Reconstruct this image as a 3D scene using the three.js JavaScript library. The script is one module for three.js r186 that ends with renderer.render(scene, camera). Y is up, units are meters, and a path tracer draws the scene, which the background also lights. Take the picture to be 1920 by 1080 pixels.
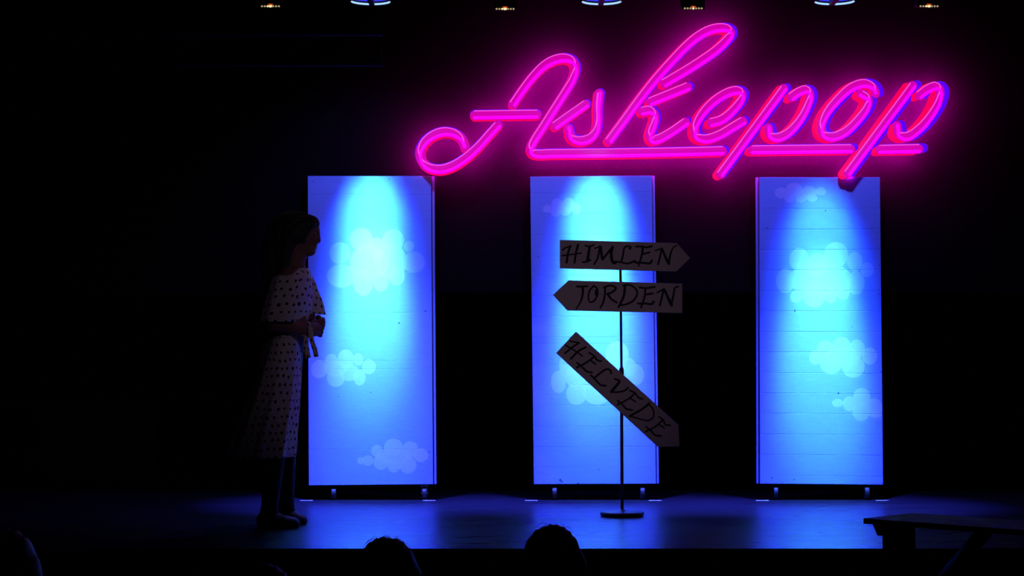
import * as THREE from 'three';
import { RoundedBoxGeometry } from 'three/addons/geometries/RoundedBoxGeometry.js';
import { MarchingCubes } from 'three/addons/objects/MarchingCubes.js';
import { mergeGeometries, mergeVertices } from 'three/addons/utils/BufferGeometryUtils.js';
import { RectAreaLightUniformsLib } from 'three/addons/lights/RectAreaLightUniformsLib.js';
import { ImprovedNoise } from 'three/addons/math/ImprovedNoise.js';

// ---------------------------------------------------------------- camera, exposure
const W = 1920, H = 1080, F = 3750, EYE = new THREE.Vector3(0, 0.95, 12), PITCH = Math.atan(100 / F);
const scene = new THREE.Scene();
scene.background = new THREE.Color(0x000000);
const camera = new THREE.PerspectiveCamera(2 * Math.atan(H / 2 / F) * 180 / Math.PI, W / H, 0.1, 60);
camera.position.copy(EYE);
camera.rotation.x = PITCH;
const renderer = new THREE.WebGLRenderer({ antialias: true });
renderer.toneMapping = THREE.LinearToneMapping;
renderer.toneMappingExposure = 1.0;
renderer.shadowMap.enabled = true;
RectAreaLightUniformsLib.init();

// ---------------------------------------------------------------- lights (the fittings that hold them are built further down)
// three wall-washing pars over the panels: each a soft spill, a wide blue beam and a narrow cyan beam
// beams of each par: colour, power, degrees below the horizontal, half angle in degrees, softness
const BEAMS = [
  { color: [0.13, 0.13, 1.0], power: 9, down: 74, half: 56, soft: 0.7 },
  { color: [0.04, 0.05, 1.0], power: 320, down: 81, half: 21.5, soft: 1.0 },
  { color: [0.0, 0.0, 1.0], power: 34, down: 61.5, half: 13, soft: 0.35 },
  { color: [0.16, 1.0, 0.6], power: 46, down: 57.5, half: 9.6, soft: 0.9, upper: true },
  { color: [0.16, 1.0, 0.6], power: 74, down: 65.5, half: 8.9, soft: 0.9 },
  { color: [0.1, 0.7, 1.0], power: 14, down: 62, half: 12.5, soft: 1.0 },
  { color: [0.08, 1.0, 0.6], power: 25, down: 71, half: 9.5, soft: 1.0 },
];
const PAR_Z = 0.75, PAR_Y = 2.865;
const NEON_BACK = 440;                      // radiance of the strips on the back of the neon letters
const WARM_LED = 0.12, HOUSE = 9, BACKLIGHT = 6;

// ---------------------------------------------------------------- helpers
const V = (x, y, z) => new THREE.Vector3(x, y, z);
function at(px, py, z) {                    // the point of the plane at depth z that the photograph's pixel shows
  const c = Math.cos(PITCH), s = Math.sin(PITCH), dx = (px - W / 2) / F, dy = (H / 2 - py) / F;
  const y = dy * c + s, w = -c + dy * s, t = (z - EYE.z) / w;
  return V(EYE.x + dx * t, EYE.y + y * t, z);
}
function rng(seed) { let s = seed >>> 0; return () => { s = (s + 0x6d2b79f5) >>> 0; let t = Math.imul(s ^ (s >>> 15), 1 | s); t = (t + Math.imul(t ^ (t >>> 7), 61 | t)) ^ t; return ((t ^ (t >>> 14)) >>> 0) / 4294967296; }; }
const taken = new Map();
function numbered(name) { const n = taken.get(name) ?? 0; taken.set(name, n + 1); return n ? name + '_' + String(n).padStart(3, '0') : name; }
function thing(name, label, category, pos = V(0, 0, 0), group) {
  const o = new THREE.Group(); o.name = numbered(name); o.position.copy(pos); o.userData = { label, category };
  if (group) o.userData.group = group;
  scene.add(o); return o;
}
function part(name, geometry, material, parent, label) {
  const m = new THREE.Mesh(geometry, material); m.name = numbered(name); m.castShadow = m.receiveShadow = true;
  if (label) m.userData.label = label;
  parent.add(m); return m;
}
function struct(name, geometry, material, pos) {
  const m = new THREE.Mesh(geometry, material); m.name = name; m.castShadow = m.receiveShadow = true; m.userData.kind = 'structure';
  if (pos) m.position.copy(pos);
  scene.add(m); return m;
}
const std = (color, roughness = 0.9, extra = {}) => new THREE.MeshStandardMaterial({ color: new THREE.Color().setRGB(...color), roughness, ...extra });
const glow = (rgb, base = [0.02, 0.0, 0.02]) => new THREE.MeshStandardMaterial({ color: new THREE.Color().setRGB(...base), emissive: new THREE.Color().setRGB(...rgb), emissiveIntensity: 1, roughness: 0.85 });
const box = (w, h, d, x = 0, y = 0, z = 0) => new THREE.BoxGeometry(w, h, d).translate(x, y, z);
const rbox = (w, h, d, r, x = 0, y = 0, z = 0) => new RoundedBoxGeometry(w, h, d, 2, r).translate(x, y, z);
const noise = new ImprovedNoise();
function rod(a, b, r, seg = 10) {
  const d = b.clone().sub(a), g = new THREE.CylinderGeometry(r, r, d.length(), seg);
  g.applyQuaternion(new THREE.Quaternion().setFromUnitVectors(V(0, 1, 0), d.clone().normalize()));
  return g.translate((a.x + b.x) / 2, (a.y + b.y) / 2, (a.z + b.z) / 2);
}
function dataTexture(w, h, fn, srgb, repeat) {
  const d = new Uint8Array(w * h * 4);
  for (let y = 0; y < h; y++) for (let x = 0; x < w; x++) { const v = fn(x / w, y / h), o = (y * w + x) * 4; if (v.length) { d[o] = v[0]; d[o + 1] = v[1]; d[o + 2] = v[2]; } else d[o] = d[o + 1] = d[o + 2] = v; d[o + 3] = 255; }
  const t = new THREE.DataTexture(d, w, h); t.magFilter = THREE.LinearFilter; t.minFilter = THREE.LinearMipmapLinearFilter; t.generateMipmaps = true;
  if (srgb) t.colorSpace = THREE.SRGBColorSpace;
  if (repeat) { t.wrapS = t.wrapT = THREE.RepeatWrapping; t.repeat.set(...repeat); }
  t.needsUpdate = true; return t;
}
function canvasTexture(w, h, draw) {
  const c = document.createElement('canvas'); c.width = w; c.height = h;
  draw(c.getContext('2d'));
  const t = new THREE.CanvasTexture(c); t.colorSpace = THREE.SRGBColorSpace; return t;
}
// a field (distance, negative inside) meshed on a grid of its own
function fieldMesh(fn, lo, hi, cell) {
  const c = lo.clone().add(hi).multiplyScalar(0.5), half = Math.max(hi.x - lo.x, hi.y - lo.y, hi.z - lo.z) / 2 + cell * 2;
  const n = Math.ceil((2 * half) / cell) + 1;
  const mc = new MarchingCubes(n, new THREE.MeshStandardMaterial(), false, false, 400000);
  mc.isolation = 0;
  const hs = n / 2;
  for (let z = 0; z < n; z++) for (let y = 0; y < n; y++) for (let x = 0; x < n; x++) {
    const X = c.x + ((x - hs) / hs) * half, Y = c.y + ((y - hs) / hs) * half, Z = c.z + ((z - hs) / hs) * half;
    const out = X < lo.x - cell || X > hi.x + cell || Y < lo.y - cell || Y > hi.y + cell || Z < lo.z - cell || Z > hi.z + cell;
    mc.field[z * n * n + y * n + x] = out ? -1 : -fn(X, Y, Z);
  }
  mc.update();
  const p = Float32Array.from(mc.positionArray.subarray(0, mc.count * 3));
  for (let i = 0; i < p.length; i += 3) { p[i] = c.x + p[i] * half; p[i + 1] = c.y + p[i + 1] * half; p[i + 2] = c.z + p[i + 2] * half; }
  let g = new THREE.BufferGeometry().setAttribute('position', new THREE.BufferAttribute(p, 3));
  g = mergeVertices(g, 1e-5); g.computeVertexNormals();
  return g;
}
function capsule(a, b, ra, rb) {
  const dx = b[0] - a[0], dy = b[1] - a[1], dz = b[2] - a[2], l2 = dx * dx + dy * dy + dz * dz || 1e-9;
  return (x, y, z) => { const t = Math.min(1, Math.max(0, ((x - a[0]) * dx + (y - a[1]) * dy + (z - a[2]) * dz) / l2)); return Math.hypot(x - a[0] - dx * t, y - a[1] - dy * t, z - a[2] - dz * t) - (ra + (rb - ra) * t); };
}
function ellipsoid(c, r) {
  const m = Math.min(...r);
  return (x, y, z) => { const X = (x - c[0]) / r[0], Y = (y - c[1]) / r[1], Z = (z - c[2]) / r[2], k = Math.hypot(X, Y, Z); return (k - 1) * m * (0.5 + 0.5 * k) / Math.max(k, 0.3); };
}
const smin = (a, b, k) => { const h = Math.max(k - Math.abs(a - b), 0) / k; return Math.min(a, b) - h * h * k * 0.25; };
const smax = (a, b, k) => -smin(-a, -b, k);
const union = (list, k) => (x, y, z) => { let d = list[0](x, y, z); for (let i = 1; i < list.length; i++) d = smin(d, list[i](x, y, z), k); return d; };
// cloth lofted through elliptical rings; a second, inner wall gives it thickness
function loft(rings, seg, fold = () => 0, thick = 0.004) {
  const all = [...rings.map((r) => ({ ...r, inset: 0 })), ...[...rings].reverse().map((r) => ({ ...r, inset: thick }))];
  const pos = [], uv = [], idx = [];
  let run = 0;
  all.forEach((r, j) => {
    if (j) run += j === rings.length ? 0 : Math.hypot(r.x - all[j - 1].x, r.y - all[j - 1].y, r.z - all[j - 1].z);
    const per = Math.PI * (r.rx + r.rz);
    for (let i = 0; i <= seg; i++) {
      const a = (i / seg) * Math.PI * 2, f = 1 + fold(a, r);
      const ex = Math.cos(a) * (r.rx * f - r.inset), ez = Math.sin(a) * (r.rz * f - r.inset);
      pos.push(r.x + ex * Math.cos(r.tilt ?? 0), r.y + ex * Math.sin(r.tilt ?? 0), r.z + ez);
      uv.push((i / seg) * (Math.round(per / 0.25) || 1) * 0.25, run);
    }
  });
  for (let j = 0; j < all.length - 1; j++) for (let i = 0; i < seg; i++) { const a = j * (seg + 1) + i, b = a + seg + 1; idx.push(a, a + 1, b, a + 1, b + 1, b); }
  const g = new THREE.BufferGeometry().setAttribute('position', new THREE.Float32BufferAttribute(pos, 3)).setAttribute('uv', new THREE.Float32BufferAttribute(uv, 2)).setIndex(idx);
  g.computeVertexNormals(); return g;
}

// ---------------------------------------------------------------- materials of the room
const woodGrain = dataTexture(512, 256, (u, v) => { const a = noise.noise(u * 6, v * 60, 1.5) * 0.5 + noise.noise(u * 22, v * 150, 4) * 0.5 + noise.noise(u * 3, v * 9, 8) * 0.6; return Math.max(0, Math.min(255, 128 + a * 110)); }, false, [0.5, 1.1]);
const clothGrain = dataTexture(256, 256, (u, v) => 128 + 60 * Math.sin(u * 400) * Math.sin(v * 400) + 50 * noise.noise(u * 20, v * 20, 2), false, [3, 3]);
const M = {
  stage: std([0.012, 0.012, 0.014], 0.36, { roughnessMap: dataTexture(512, 256, (u, v) => { const a = noise.noise(u * 5, v * 50, 21) * 0.6 + noise.noise(u * 20, v * 130, 14) * 0.4 + noise.noise(u * 4, v * 6, 3) * 0.5; return Math.max(0, Math.min(255, 215 + a * 55)); }, false, [0.5, 1.1]), bumpMap: woodGrain, bumpScale: 0.0006 }),
  house: std([0.012, 0.012, 0.012], 0.95),
  black: std([0.008, 0.008, 0.009], 0.95),
  drape: new THREE.MeshPhysicalMaterial({ color: new THREE.Color().setRGB(0.0032, 0.0032, 0.0034), roughness: 1, specularIntensity: 0.05 }),
  fascia: std([0.006, 0.006, 0.007], 1.0),
  steel: std([0.012, 0.012, 0.014], 0.45, { metalness: 0.3 }),
  rubber: std([0.01, 0.01, 0.01], 0.6),
  chrome: std([0.25, 0.24, 0.22], 0.3, { metalness: 0.9 }),
  tape: std([0.55, 0.55, 0.6], 0.6),
};
const uvMetres = (g, ax = 'x', ay = 'z') => { const p = g.attributes.position, u = []; for (let i = 0; i < p.count; i++) u.push(p['get' + ax.toUpperCase()](i), p['get' + ay.toUpperCase()](i)); return g.setAttribute('uv', new THREE.Float32BufferAttribute(u, 2)); };

// ---------------------------------------------------------------- the room
const HOUSE_Y = -0.75, TOP = 4.2, BACK = -3.4, FRONT = 2.8, X0 = -5, X1 = 5, REAR = 14;
struct('floor', box(X1 - X0 + 0.4, 0.2, REAR - BACK + 0.4, 0, HOUSE_Y - 0.1, (REAR + BACK) / 2), M.house);
struct('stage_floor', uvMetres(box(X1 - X0, 0.06, FRONT - BACK, 0, -0.03, (FRONT + BACK) / 2)), M.stage);
struct('trim_1', box(X1 - X0, -HOUSE_Y - 0.06, 0.05, 0, (HOUSE_Y - 0.06) / 2, FRONT - 0.035), M.fascia);
struct('ceiling', box(X1 - X0 + 0.4, 0.2, REAR - BACK + 0.4, 0, TOP + 0.1, (REAR + BACK) / 2), M.black);
struct('wall_back', box(X1 - X0 + 0.4, TOP - HOUSE_Y, 0.2, 0, (TOP + HOUSE_Y) / 2, BACK - 0.1), M.black);
struct('wall_front', box(X1 - X0 + 0.4, TOP - HOUSE_Y, 0.2, 0, (TOP + HOUSE_Y) / 2, REAR + 0.1), M.black);
struct('wall_left', box(0.2, TOP - HOUSE_Y, REAR - BACK, X0 - 0.1, (TOP + HOUSE_Y) / 2, (REAR + BACK) / 2), M.black);
struct('wall_right', box(0.2, TOP - HOUSE_Y, REAR - BACK, X1 + 0.1, (TOP + HOUSE_Y) / 2, (REAR + BACK) / 2), M.black);

// black cloth added behind the neon lettering to catch its glow
const DRAPE_Z = -0.08, DRAPE_X = X0 + 0.01, DRAPE_Y = 1.25;
{
  const t = thing('added_curtain', 'black curtain added behind the pink neon lettering and the tops of the panels to catch the glow', 'curtain', V((DRAPE_X + X1) / 2, TOP, DRAPE_Z - 0.03));
  const w = X1 - DRAPE_X - 0.01, h = TOP - DRAPE_Y;
  part('cloth', uvMetres(box(w, h - 0.02, 0.03, 0, -h / 2 - 0.01, 0.0), 'x', 'y'), M.drape, t);
  part('hem', rod(V(-w / 2, -h, 0), V(w / 2, -h, 0), 0.0155), M.drape, t);
}
// truss in front of its left half
{
  const z = 0.0, a = at(200, 63, z), b = at(200, 120, z), xe = at(718, 100, z).x;
  const t = thing('lighting_truss', 'dark flat lattice truss reaching in from the left, level with the neon lettering', 'truss', V(0, b.y, z));
  const h = a.y - b.y;
  for (const y of [0, h]) part('chord', rod(V(X0, y, 0), V(xe, y, 0), 0.02, 12), M.steel, t);
  const n = 12, w = (xe - X0 - 0.04) / n;
  for (let i = 0; i < n; i++) { const x = X0 + 0.02 + i * w; part('lacing', rod(V(x, i % 2 ? h : 0, 0), V(x + w, i % 2 ? 0 : h, 0), 0.009, 8), M.steel, t); }
  part('end_post', rod(V(xe - 0.02, 0, 0), V(xe - 0.02, h, 0), 0.012, 8), M.steel, t);
}

// ---------------------------------------------------------------- the three painted panels
const zc = (ox, oy, s) => (e) => [ox + e[0] / s, oy + e[1] / s, e[2] / s, e[3] / s];
const z5 = zc(560, 310, 3.271), z6 = zc(560, 620, 3.271), z7 = zc(970, 310, 3.271), z8 = zc(970, 620, 2.843), z9 = zc(1400, 310, 3.271), z10 = zc(1400, 620, 3.271);
const PANELS = [
  {
    quad: [[577, 330], [808, 330], [812, 908], [579, 910]], seams: [365, 587, 677, 693, 843], batten: 1,
    label: 'left blue painted panel with three white clouds, standing behind the woman',
    clouds: [
      [[380, 455, 72, 72], [578, 460, 68, 68], [475, 510, 55, 65], [250, 540, 65, 68], [260, 680, 90, 72], [393, 720, 62, 85], [430, 600, 120, 110], [560, 590, 100, 110], [675, 500, 32, 34], [705, 598, 68, 66], [598, 680, 50, 62], [500, 710, 50, 70]].map(z5),
      [[120, 238, 50, 56], [195, 195, 40, 50], [283, 180, 50, 62], [360, 180, 30, 38], [425, 225, 42, 45], [222, 290, 55, 57], [305, 260, 60, 52], [368, 290, 37, 50], [220, 235, 70, 50]].map(z6),
      [[370, 800, 20, 22], [415, 800, 35, 32], [470, 740, 35, 35], [572, 720, 57, 52], [675, 735, 50, 50], [740, 770, 45, 42], [495, 810, 45, 48], [575, 830, 40, 45], [660, 830, 52, 52], [570, 775, 110, 50]].map(z6),
    ],
    nicks: [[586, 340, 1], [645, 336, 1], [730, 336, 1], [783, 339, 1], [796, 585, 1.6], [747, 607, 1.6], [693, 737, 1], [633, 744, 0.9], [801, 849, 1.4], [601, 905, 1]],
  },
  {
    quad: [[994, 331], [1222, 329], [1230, 907], [1001, 908]], seams: [362, 401, 440, 479, 517, 555, 594, 633, 645, 684, 722, 761, 800, 838, 876], batten: 1,
    label: 'middle blue painted panel with white clouds, directly behind the signpost',
    clouds: [
      [[180, 270, 27, 25], [240, 245, 36, 42], [310, 245, 40, 45], [358, 268, 28, 38], [230, 290, 30, 25], [290, 285, 35, 25]].map(z7),
      [[205, 275, 40, 60], [250, 190, 40, 60], [520, 130, 62, 70], [615, 240, 48, 58], [300, 340, 55, 60], [410, 330, 75, 70], [330, 250, 90, 70], [480, 270, 90, 90], [580, 200, 40, 50]].map(z8),
    ],
    nicks: [[1007, 482, 1.2], [1029, 748, 0.9], [1043, 901, 2.4], [1046, 904, 1.8], [1077, 907, 1.4], [1115, 881, 1], [1150, 338, 1]],
  },
  {
    quad: [[1424, 332], [1650, 332], [1656, 909], [1425, 907]], seams: [391, 430, 468, 506, 545, 583, 622, 660, 699, 737, 775, 814, 852, 891], batten: -1,
    label: 'right blue painted panel of horizontal boards with four white clouds',
    clouds: [
      [[210, 170, 40, 34], [290, 150, 52, 44], [380, 165, 48, 38], [455, 160, 32, 26], [260, 205, 30, 26], [330, 205, 35, 25], [400, 200, 35, 25]].map(z9),
      [[320, 580, 62, 72], [430, 610, 60, 75], [545, 550, 75, 78], [660, 590, 48, 60], [735, 640, 40, 44], [235, 710, 60, 74], [300, 805, 38, 40], [410, 800, 70, 74], [512, 800, 36, 48], [585, 780, 42, 45], [665, 720, 55, 72], [450, 700, 200, 100]].map(z9),
      [[415, 165, 38, 44], [475, 110, 50, 52], [575, 95, 55, 58], [670, 110, 48, 56], [745, 155, 48, 52], [510, 200, 68, 66], [645, 220, 70, 66], [580, 165, 110, 60]].map(z10),
      [[548, 442, 34, 26], [620, 447, 40, 48], [695, 405, 52, 55], [690, 495, 52, 56], [770, 470, 50, 60], [785, 510, 30, 22]].map(z10),
    ],
    nicks: [[1548, 395, 1.3], [1438, 428, 1.1], [1634, 428, 1], [1489, 583, 1.3], [1647, 498, 1], [1647, 550, 1.1], [1596, 613, 1], [1569, 737, 1.4], [1445, 896, 1.4], [1487, 899, 1.2], [1651, 905, 2.0], [1649, 697, 1.2], [1430, 580, 1]],
  },
];
const paintBump = dataTexture(512, 1024, (u, v) => { const a = noise.noise(u * 40, v * 100, 3) * 0.4 + noise.noise(u * 110, v * 260, 7) * 0.35; const b = Math.max(0, noise.noise(u * 30, v * 70, 11) - 0.42) * 3 * (noise.noise(u * 4, v * 9, 5) > 0 ? 1 : 0); return Math.max(0, Math.min(255, 110 + a * 70 + b * 120)); }, false);
const battenPaint = std([0.22, 0.32, 0.62], 0.7);
function panelPaint(p, seed) {
  const r = rng(seed), w = 464, h = 1160, [x0, y0] = p.quad[0], pw = p.quad[1][0] - x0, ph = p.quad[3][1] - y0;
  return canvasTexture(w, h, (g) => {
    g.fillStyle = 'rgb(132,158,208)'; g.fillRect(0, 0, w, h);
    for (let i = 0; i < 2600; i++) { g.fillStyle = r() > 0.5 ? 'rgba(160,182,220,0.07)' : 'rgba(108,136,196,0.07)'; g.beginPath(); g.ellipse(r() * w, r() * h, 4 + r() * 26, 1 + r() * 2.5, 0, 0, 7); g.fill(); }
    const at2 = (e) => [((e[0] - x0) / pw) * w, ((e[1] - y0) / ph) * h, (e[2] / pw) * w, (e[3] / ph) * h];
    for (const cloud of p.clouds) {
      const path = new Path2D();
      for (const e of cloud) { const [x, y, rx, ry] = at2(e); const q = new Path2D(); q.ellipse(x, y, rx, ry, 0, 0, Math.PI * 2); path.addPath(q); }
      g.fillStyle = 'rgba(208,210,226,0.40)'; g.fill(path);
      for (const e of cloud) { const [x, y, rx, ry] = at2(e); g.fillStyle = 'rgba(230,230,240,0.12)'; g.beginPath(); g.ellipse(x, y, rx, ry, 0, 0, Math.PI * 2); g.fill(); }
    }
    for (const [x, y, s] of p.nicks) { const [X, Y] = at2([x, y, 0, 0]); g.fillStyle = 'rgb(38,40,60)'; g.beginPath(); for (let k = 0; k < 7; k++) { const a = k * 0.9; g.lineTo(X + Math.cos(a) * s * (1.2 + r() * 1.6), Y + Math.sin(a) * s * (0.9 + r() * 1.5)); } g.fill(); }
  });
}
// one board: chamfered front, square back, its uv taken from its place on the panel
function boardGeometry(c, depth, bevel, uvs) {
  const mid = c[0].clone().add(c[2]).multiplyScalar(0.5), front = c.map((p) => V(p.x - Math.sign(p.x - mid.x) * bevel, p.y - Math.sign(p.y - mid.y) * bevel, 0));
  const rim = c.map((p) => V(p.x, p.y, -bevel)), back = c.map((p) => V(p.x, p.y, -depth)), pos = [], uv = [], put = (p, i) => { pos.push(p.x, p.y, p.z); uv.push(...uvs[i]); };
  const quad = (a, b, d, e, ia, ib) => { put(a, ia); put(d, ia); put(b, ib); put(b, ib); put(d, ia); put(e, ib); };
  for (const i of [0, 3, 1, 1, 3, 2]) put(front[i], i);
  for (let i = 0; i < 4; i++) { const j = (i + 1) % 4; quad(front[j], front[i], rim[j], rim[i], j, i); quad(rim[j], rim[i], back[j], back[i], j, i); }
  for (const i of [0, 1, 3, 1, 2, 3]) put(back[i], i);
  const g = new THREE.BufferGeometry().setAttribute('position', new THREE.Float32BufferAttribute(pos, 3)).setAttribute('uv', new THREE.Float32BufferAttribute(uv, 2));
  g.computeVertexNormals(); return g;
}
function castor(parent, x, y, z, glint) {
  const fork = part('castor', mergeGeometries([box(0.045, 0.008, 0.05, x, y - 0.004, z), box(0.006, 0.05, 0.034, x - 0.017, y - 0.03, z), box(0.006, 0.05, 0.034, x + 0.017, y - 0.03, z)]), glint ? M.chrome : M.drape, parent);
  const r = (y - 0.003) / 2 * 0.86;
  part('wheel', new THREE.CylinderGeometry(r, r, 0.024, 24).rotateZ(Math.PI / 2).translate(x, r + 0.001, z), M.rubber, fork);
}
PANELS.forEach((p, k) => {
  const q = p.quad.map(([x, y]) => at(x, y, 0)), base = V((q[2].x + q[3].x) / 2, 0, 0);
  const t = thing('scenery_flat', p.label, 'scenery', base, undefined);
  const paint = new THREE.MeshStandardMaterial({ map: panelPaint(p, 40 + k), roughness: 0.62, bumpMap: paintBump, bumpScale: 0.0014 });
  const lerpQ = (u, v) => { const a = q[0].clone().lerp(q[1], u), b = q[3].clone().lerp(q[2], u); return a.lerp(b, v).sub(base); };
  const y0 = p.quad[0][1], y1 = p.quad[3][1], vs = [0, ...p.seams.map((s) => (s - y0) / (y1 - y0)), 1];
  for (let i = 0; i < vs.length - 1; i++) {
    const c = [lerpQ(0, vs[i]), lerpQ(1, vs[i]), lerpQ(1, vs[i + 1]), lerpQ(0, vs[i + 1])];
    part('board', boardGeometry(c, 0.018, k === 2 ? 0.0018 : k ? 0.0014 : 0.0012, [[0, 1 - vs[i]], [1, 1 - vs[i]], [1, 1 - vs[i + 1]], [0, 1 - vs[i + 1]]]), paint, t);
  }
  // frame behind the boards, with one edge batten that shows past them
  const tl = lerpQ(0, 0), tr = lerpQ(1, 0), br = lerpQ(1, 1), bl = lerpQ(0, 1);
  const side = (a, b, x0, x1, z0, z1) => { const g = new THREE.BoxGeometry(x1 - x0, 1, z1 - z0, 1, 1, 1), P = g.attributes.position; for (let i = 0; i < P.count; i++) { const s = P.getY(i) + 0.5; P.setXYZ(i, b.x + (a.x - b.x) * s + (x0 + x1) / 2 + P.getX(i), b.y + (a.y - b.y) * s, (z0 + z1) / 2 + P.getZ(i)); } g.computeVertexNormals(); return g; };
  part('frame', mergeGeometries([side(tl, bl, 0.006, 0.05, -0.058, -0.0185), side(tr, br, -0.05, -0.006, -0.058, -0.0185), box(tr.x - tl.x - 0.1, 0.045, 0.038, (tl.x + tr.x) / 2, tl.y - 0.028, -0.038), box(br.x - bl.x - 0.1, 0.045, 0.038, (bl.x + br.x) / 2, bl.y + 0.028, -0.038)]), M.black, t);
  if (p.batten > 0) part('edge_batten', side(tr, br, 0.004, 0.019, -0.05, -0.022), battenPaint, t);
  else part('edge_batten', side(tl, bl, -0.017, -0.003, -0.05, -0.022), battenPaint, t);
  for (const [u, z] of [[[0.2, 0.17, 0.13][k], -0.03], [[0.93, 0.89, 0.87][k], -0.03]]) castor(t, bl.x + (br.x - bl.x) * u, bl.y, z, k === 0 && u > 0.5);
  // marks on the floor
  for (const [px, side2] of [[p.quad[3][0] + (k === 0 ? -3 : k === 1 ? -5 : 3), 'left'], [p.quad[2][0] + (k === 0 ? -7 : k === 1 ? -2 : -4), 'right']]) {
    const c = at(px, 937, 0), m = thing('tape_mark', `short white tape mark on the stage floor at the ${side2} foot of the ${['left', 'middle', 'right'][k]} panel`, 'tape', V(c.x, 0, 0.035));
    part('strip', rbox(0.075, 0.0016, 0.03, 0.0007, 0, 0.0008, 0), M.tape, m);
  }
});

// ---------------------------------------------------------------- pipe and the lamps on it
const PIPE_Y = 3.22;
{
  const t = thing('lighting_pipe', 'black horizontal pipe that carries the stage lamps over the panels', 'pipe', V(0, PIPE_Y, PAR_Z));
  part('pipe_tube', rod(V(X0, 0, 0), V(X1, 0, 0), 0.024, 16), M.steel, t);
}
const wallGlow = glow([0.42, 0.75, 1.3], [0.05, 0.05, 0.05]), lensBlue = glow([0.035, 0.03, 0.85], [0.02, 0.02, 0.05]);
function spot(parent, [r, g, b], power, pos, target, angle, penumbra, radius) {
  const l = new THREE.SpotLight(new THREE.Color().setRGB(r, g, b), power, 0, angle, penumbra, 2);
  l.position.copy(pos); l.target.position.copy(target); l.castShadow = true; l.shadow.radius = radius; l.shadow.mapSize.set(1024, 1024);
  parent.add(l); parent.add(l.target); return l;
}
const SPOTS = [
  { px: 695, aim: 697, tilt: 0, top: 1, label: 'blue stage lamp above the left panel, its lens split in two glowing arcs' },
  { px: 1128, aim: 1119, tilt: 0.5, top: 1, label: 'blue stage lamp above the middle panel and its signpost, lens split in two' },
  { px: 1565, aim: 1540, tilt: 2.8, top: 0.4, label: 'blue stage lamp above the right panel, beyond the tall neon letter' },
];
SPOTS.forEach((s) => {
  const p = at(s.px, 8, PAR_Z); p.y = PAR_Y;
  const t = thing('stage_lamp', s.label, 'stage lamp', p, undefined);
  const can = new THREE.LatheGeometry([[0.0, 0.2], [0.06, 0.2], [0.075, 0.18], [0.075, 0.08], [0.118, 0.045], [0.118, 0.001], [0.1125, 0.001], [0.1125, 0.032], [0.0, 0.034]].map(([x, y]) => new THREE.Vector2(x, y)), 40);
  part('housing', can, M.steel, t);
  part('light_lens', new THREE.CylinderGeometry(0.111, 0.111, 0.006, 48).translate(0, 0.026, 0), lensBlue, t);
  part('wall_light_glow', new THREE.CylinderGeometry(0.1115, 0.1115, 0.011, 48, 1, true).translate(0, 0.0075, 0), wallGlow, t);  // inner wall of the housing, its lit look painted as glow
  part('lens_bar', box(0.03, 0.026, 0.232, 0, 0.013, 0), M.steel, t);
  part('yoke', mergeGeometries([box(0.012, 0.2, 0.03, -0.13, 0.15, 0), box(0.012, 0.2, 0.03, 0.13, 0.15, 0), box(0.272, 0.012, 0.03, 0, 0.256, 0), rod(V(-0.13, 0.1, 0), V(0.13, 0.1, 0), 0.006)]), M.steel, t);
  part('clamp', mergeGeometries([box(0.04, 0.07, 0.03, 0, 0.296, 0), new THREE.TorusGeometry(0.032, 0.007, 8, 20).rotateY(Math.PI / 2).translate(0, PIPE_Y - PAR_Y, 0)]), M.steel, t);
  for (const b of BEAMS) {
    const e = THREE.MathUtils.degToRad(b.down + s.tilt), target = V(at(s.aim, 500, 0).x - p.x, -PAR_Z * Math.tan(e), -PAR_Z);
    spot(t, b.color, b.power * (b.upper ? s.top : 1), V(0, -0.012, 0), target, THREE.MathUtils.degToRad(b.half), b.soft, 2.5);
  }
});
const warmDot = glow([0.42, 0.33, 0.16], [0.05, 0.04, 0.03]), warmHot = glow([1.3, 0.95, 0.45], [0.05, 0.04, 0.03]), redDot = glow([0.55, 0.06, 0.01], [0.04, 0.01, 0.01]);
[[507, 11.5, 1, 'amber lamp with a row of dots, leftmost of the four amber lamps'], [947, 16.5, 1, 'amber lamp with a row of dots, hung between the left and middle blue lamps'], [1300, 15.5, 0, 'amber lamp with a row of dots, hung left of the tall letter stroke top'], [1742, 11.5, 1, 'amber lamp with a row of dots, right of the last blue lamp']].forEach(([px, py, hot, label]) => {
  const p = at(px, py, PAR_Z + 0.05), t = thing('amber_lamp', label, 'stage lamp', p, undefined), s = 0.00305;
  part('housing', rbox(0.13, 0.16, 0.1, 0.008, 0, 0.09, -0.055), M.steel, t);
  part('bracket', box(0.03, PIPE_Y - 0.025 - p.y - 0.17, 0.02, 0, (PIPE_Y - 0.025 - p.y + 0.17) / 2, -0.05), M.steel, t);
  for (let i = -3; i <= 3; i++) part('led_bulb', new THREE.SphereGeometry(1, 12, 8).scale((Math.abs(i) < 1 && hot ? 3.4 : 1.9) * s, (i === 0 ? 2.2 : 1.7) * s, 0.006).translate(i * 5.2 * s, (0.012 * Math.abs(i) - 0.2) * s, 0.0), i === 0 || (hot && i === -1) ? warmHot : warmDot, t);
  part('led_bulb', new THREE.SphereGeometry(1, 12, 8).scale(5 * s, 1.5 * s, 0.005).translate(0, 3.1 * s, -0.002), redDot, t);
  part('strip_holder', box(0.13, 0.028, 0.012, 0, 0.006, -0.012), M.steel, t);
  spot(t, [1, 0.72, 0.4], WARM_LED, V(0, -0.012, 0.02), V(0, -2, 0.6), 0.9, 1, 2);
});
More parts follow.
